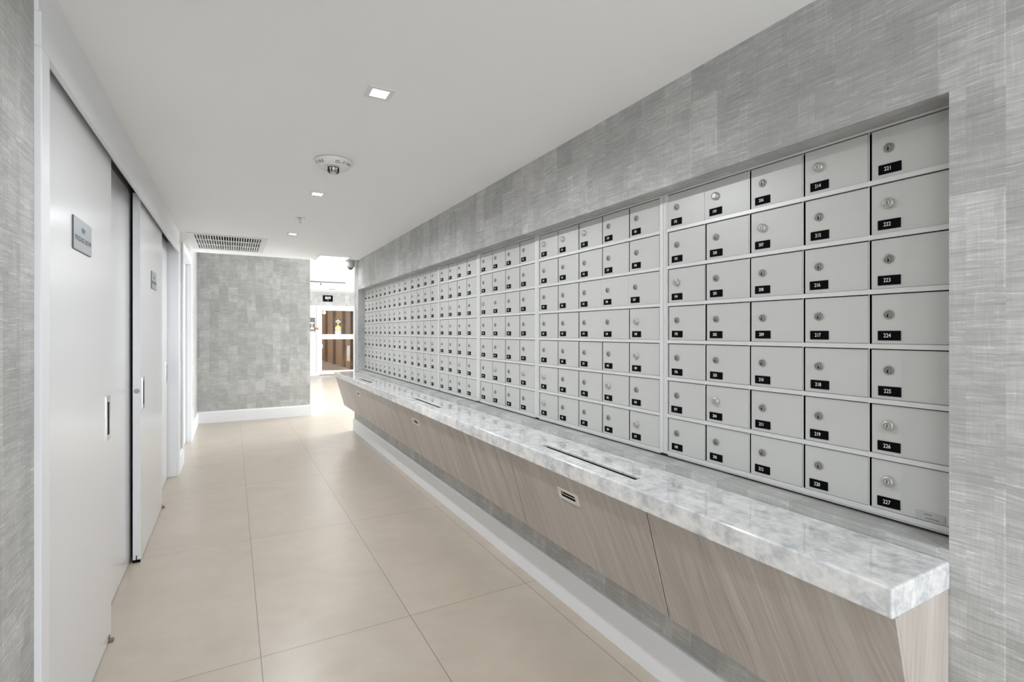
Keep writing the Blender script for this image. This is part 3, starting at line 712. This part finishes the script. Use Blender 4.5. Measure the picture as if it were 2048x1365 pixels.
for cx, cz, r in ((2.775, 1.615, 0.032), (2.815, 1.64, 0.034), (2.855, 1.61, 0.034), (2.79, 1.59, 0.022), (2.835, 1.585, 0.022)): disc(mb, cx, cz, r, 'cream', -0.018)
W_(mb, 2.803, 2.829, 1.49, 1.60, 'cream', -0.0175, -0.015)
mb.build('crest', dd)['label'] = 'dark square emblem with a cream tree'
mb = MB(); W_(mb, 2.728, 2.90, 1.228, 1.345, 'pale', -0.015, -0.012); W_(mb, 2.735, 2.765, 1.25, 1.285, 'blue', -0.018, -0.015); W_(mb, 2.86, 2.89, 1.25, 1.285, 'blue', -0.018, -0.015); W_(mb, 2.728, 2.90, 1.318, 1.332, 'blue', -0.018, -0.015)
disc(mb, 2.813, 1.408, 0.083, 'yellow', -0.02); W_(mb, 2.745, 2.885, 1.40, 1.416, 'blue', -0.024, -0.0221)
mb.build('notice', dd)['label'] = 'yellow disc above a pale blue card'
# louvred side panel
sp = thing('window_2', 'white louvred panel left of the glass entrance door', 'louvre', (1.96, 16.03, 0), kind='structure')
mb = MB().box((-0.24, -0.04, 0), (-0.20, 0.02, 2.085), 'winframe').box((0.235, -0.04, 0), (0.274, 0.02, 2.085), 'winframe').box((-0.2, -0.04, 2.04), (0.235, 0.02, 2.085), 'winframe').box((-0.2, -0.04, 0), (0.235, 0.02, 0.08), 'winframe')
mb.build('frame', sp, bevel=0.002)
mb = MB()
for i in range(49):
    z = 0.085+i*0.04; mb.add([(-0.2, -0.028, z), (0.235, -0.028, z), (0.235, -0.005, z+0.034), (-0.2, -0.005, z+0.034), (-0.2, -0.022, z-0.002), (0.235, -0.022, z-0.002), (0.235, 0.001, z+0.032), (-0.2, 0.001, z+0.032)],
                             [(0, 1, 2, 3), (7, 6, 5, 4), (0, 4, 5, 1), (2, 6, 7, 3)], 'winframe')
mb.box((-0.2, 0.004, 0.08), (0.235, 0.008, 2.04), 'winframe')
mb.build('slats', sp)
t = thing('intercom', 'dark intercom panel beside the glass entrance door', 'intercom', (2.065, 15.985, 1.52))
MB().box((-0.09, -0.03, -0.195), (0.085, 0, 0.195), 'dgrey').build('housing', t, bevel=0.004)
MB().box((-0.05, -0.034, 0.02), (0.055, -0.03, 0.06), 'white').box((-0.01, -0.034, -0.08), (0.012, -0.03, 0.02), 'white').box((-0.04, -0.034, -0.15), (0.05, -0.03, -0.09), 'cream').box((-0.085, -0.034, 0.10), (-0.055, -0.03, 0.13), 'white').box((0.02, -0.034, 0.13), (0.04, -0.03, 0.15), 'red').build('keypad', t)
t = thing('fire_pull_station', 'small red fire pull station right of the intercom', 'fire alarm', (2.195, 15.985, 1.395))
MB().box((-0.045, -0.04, -0.028), (0.05, 0, 0.028), 'red').build('lever_box', t, bevel=0.004)
MB().box((-0.03, -0.03, -0.085), (0.04, 0, -0.028), 'cream').build('base_plate', t, bevel=0.003)
# lobby ceiling pieces
g = MB().box((1.3, 12.38, 2.455), (2.36, 12.52, 2.4695), 'dgrey').build('ceiling_gap_line', bevel=0.003)  # dark grey strip added to draw the thin gap line in the soffit
tag(g, 'long thin grey strip drawn for the soffit gap line across the lobby ceiling', 'vent')
t = thing('track_light', 'short linear light bar with dark ends under the lobby ceiling', 'ceiling light', (1.60, 12.35, 2.40))
MB().box((-0.35, -0.03, -0.012), (0.17, 0.03, 0.022), 'plastic').build('bar', t, bevel=0.003)
MB().box((0.17, -0.034, -0.016), (0.20, 0.034, 0.026), 'dgrey').build('end_cap', t)
MB().box((-0.35, -0.034, 0.018), (0.17, -0.030, 0.024), 'dgrey').build('edge_strip', t)
MB().lathe([(0.01, 0), (0.01, 0.05)], 'plastic', Matrix.Translation((-0.1, 0, 0.02)), 8).build('hanger', t)
for x, y, lb in ((2.256, 13.10, 'faint round downlight in the lobby ceiling, the one nearer the corridor'), (2.40, 14.55, 'faint round downlight in the lobby ceiling, the one nearer the glass door')):
    t = thing('lobby_downlight', lb, 'ceiling light', (x, y, 2.47), 'round lobby downlights')
    MB().lathe([(0.085, 0), (0.08, 0.006), (0.06, 0.006)], 'grey', D, 28, False, True).build('trim', t)
mt = MB().box((0.72, 8.95, 0.0004), (1.57, 9.86, 0.008), 'matm').build('entrance_mat', bevel=0.003)
tag(mt, 'pale rectangular mat on the bright lobby floor past the end wall', 'mat')
area('lobby_fill_light', (3.0, 9.5, 2.44), (0, 0, 0), 1.2, 1.2, LOBBY_FILL_POWER, (0.95, 0.98, 1.0))  # fixtureless fill lamps added to brighten the lobby
area('lobby_fill_light', (2.6, 13.5, 2.44), (0, 0, 0), 1.2, 1.2, LOBBY_FILL_POWER, (0.95, 0.98, 1.0))

# ------------------------------------------------------------------ outside the glass door
gr = MB().box((-2, 16.12, -0.12), (9, 30, -0.01), 'pave').build('pavement')
struct(gr, 'pale pavement outside the glass entrance door', 'pavement')
bw = MB().box((0.5, 25.0, -0.01), (3.62, 25.2, 3.6), 'brown').build('wall_outside')
struct(bw, 'tall brown boarded wall seen through the door glass', 'wall')
fn = thing('fence', 'brown boarded fence with square posts outside the glass door', 'fence', (3.66, 21, 0))
mb = MB()
for (y0, y1, z0, z1) in ((18.0, 19.35, -0.01, 0.24), (19.35, 25.0, -0.01, 3.4), (16.2, 18.0, -0.01, 3.4), (18.0, 19.35, 0.80, 3.4)): mb.box((0, y0-21, z0), (0.06, y1-21, z1), 'fence')
mb.build('boards', fn)
for y in (17.95, 19.4, 21.4, 23.4): MB().box((-0.10, y-21-0.07, -0.01), (0.02, y-21+0.07, 3.4), 'post').build('post', fn, bevel=0.006)
random.seed(4)
mb = MB()
for i in range(420):
    c = Vector((random.uniform(-0.25, 0.35), random.uniform(-0.62, 0.62), random.uniform(0.12, 0.85)))
    a = random.uniform(0, 6.28); s = random.uniform(0.05, 0.11); T = Matrix.Translation(c) @ Matrix.Rotation(a, 4, 'Z') @ Matrix.Rotation(random.uniform(-1, 1), 4, 'X')
    mb.add([(0, 0, 0), (s*0.35, s*0.5, 0.01), (0, s*1.2, 0), (-s*0.35, s*0.5, 0.01)], [(0, 1, 2, 3)], 'leafy', T)
sh = thing('shrub', 'leafy green shrub showing through the fence gap outside', 'plant', (4.15, 18.68, -0.01))
mb.build('foliage', sh)
mb = MB()
for i in range(9):
    a = i*0.7; mb.lathe([(0.012, 0), (0.006, 0.8)], 'post', Matrix.Rotation(0.25*math.sin(a*3), 4, 'X') @ Matrix.Translation((0.1*math.cos(a), 0.3*math.sin(a), 0)), 6)
mb.build('stem', sh)
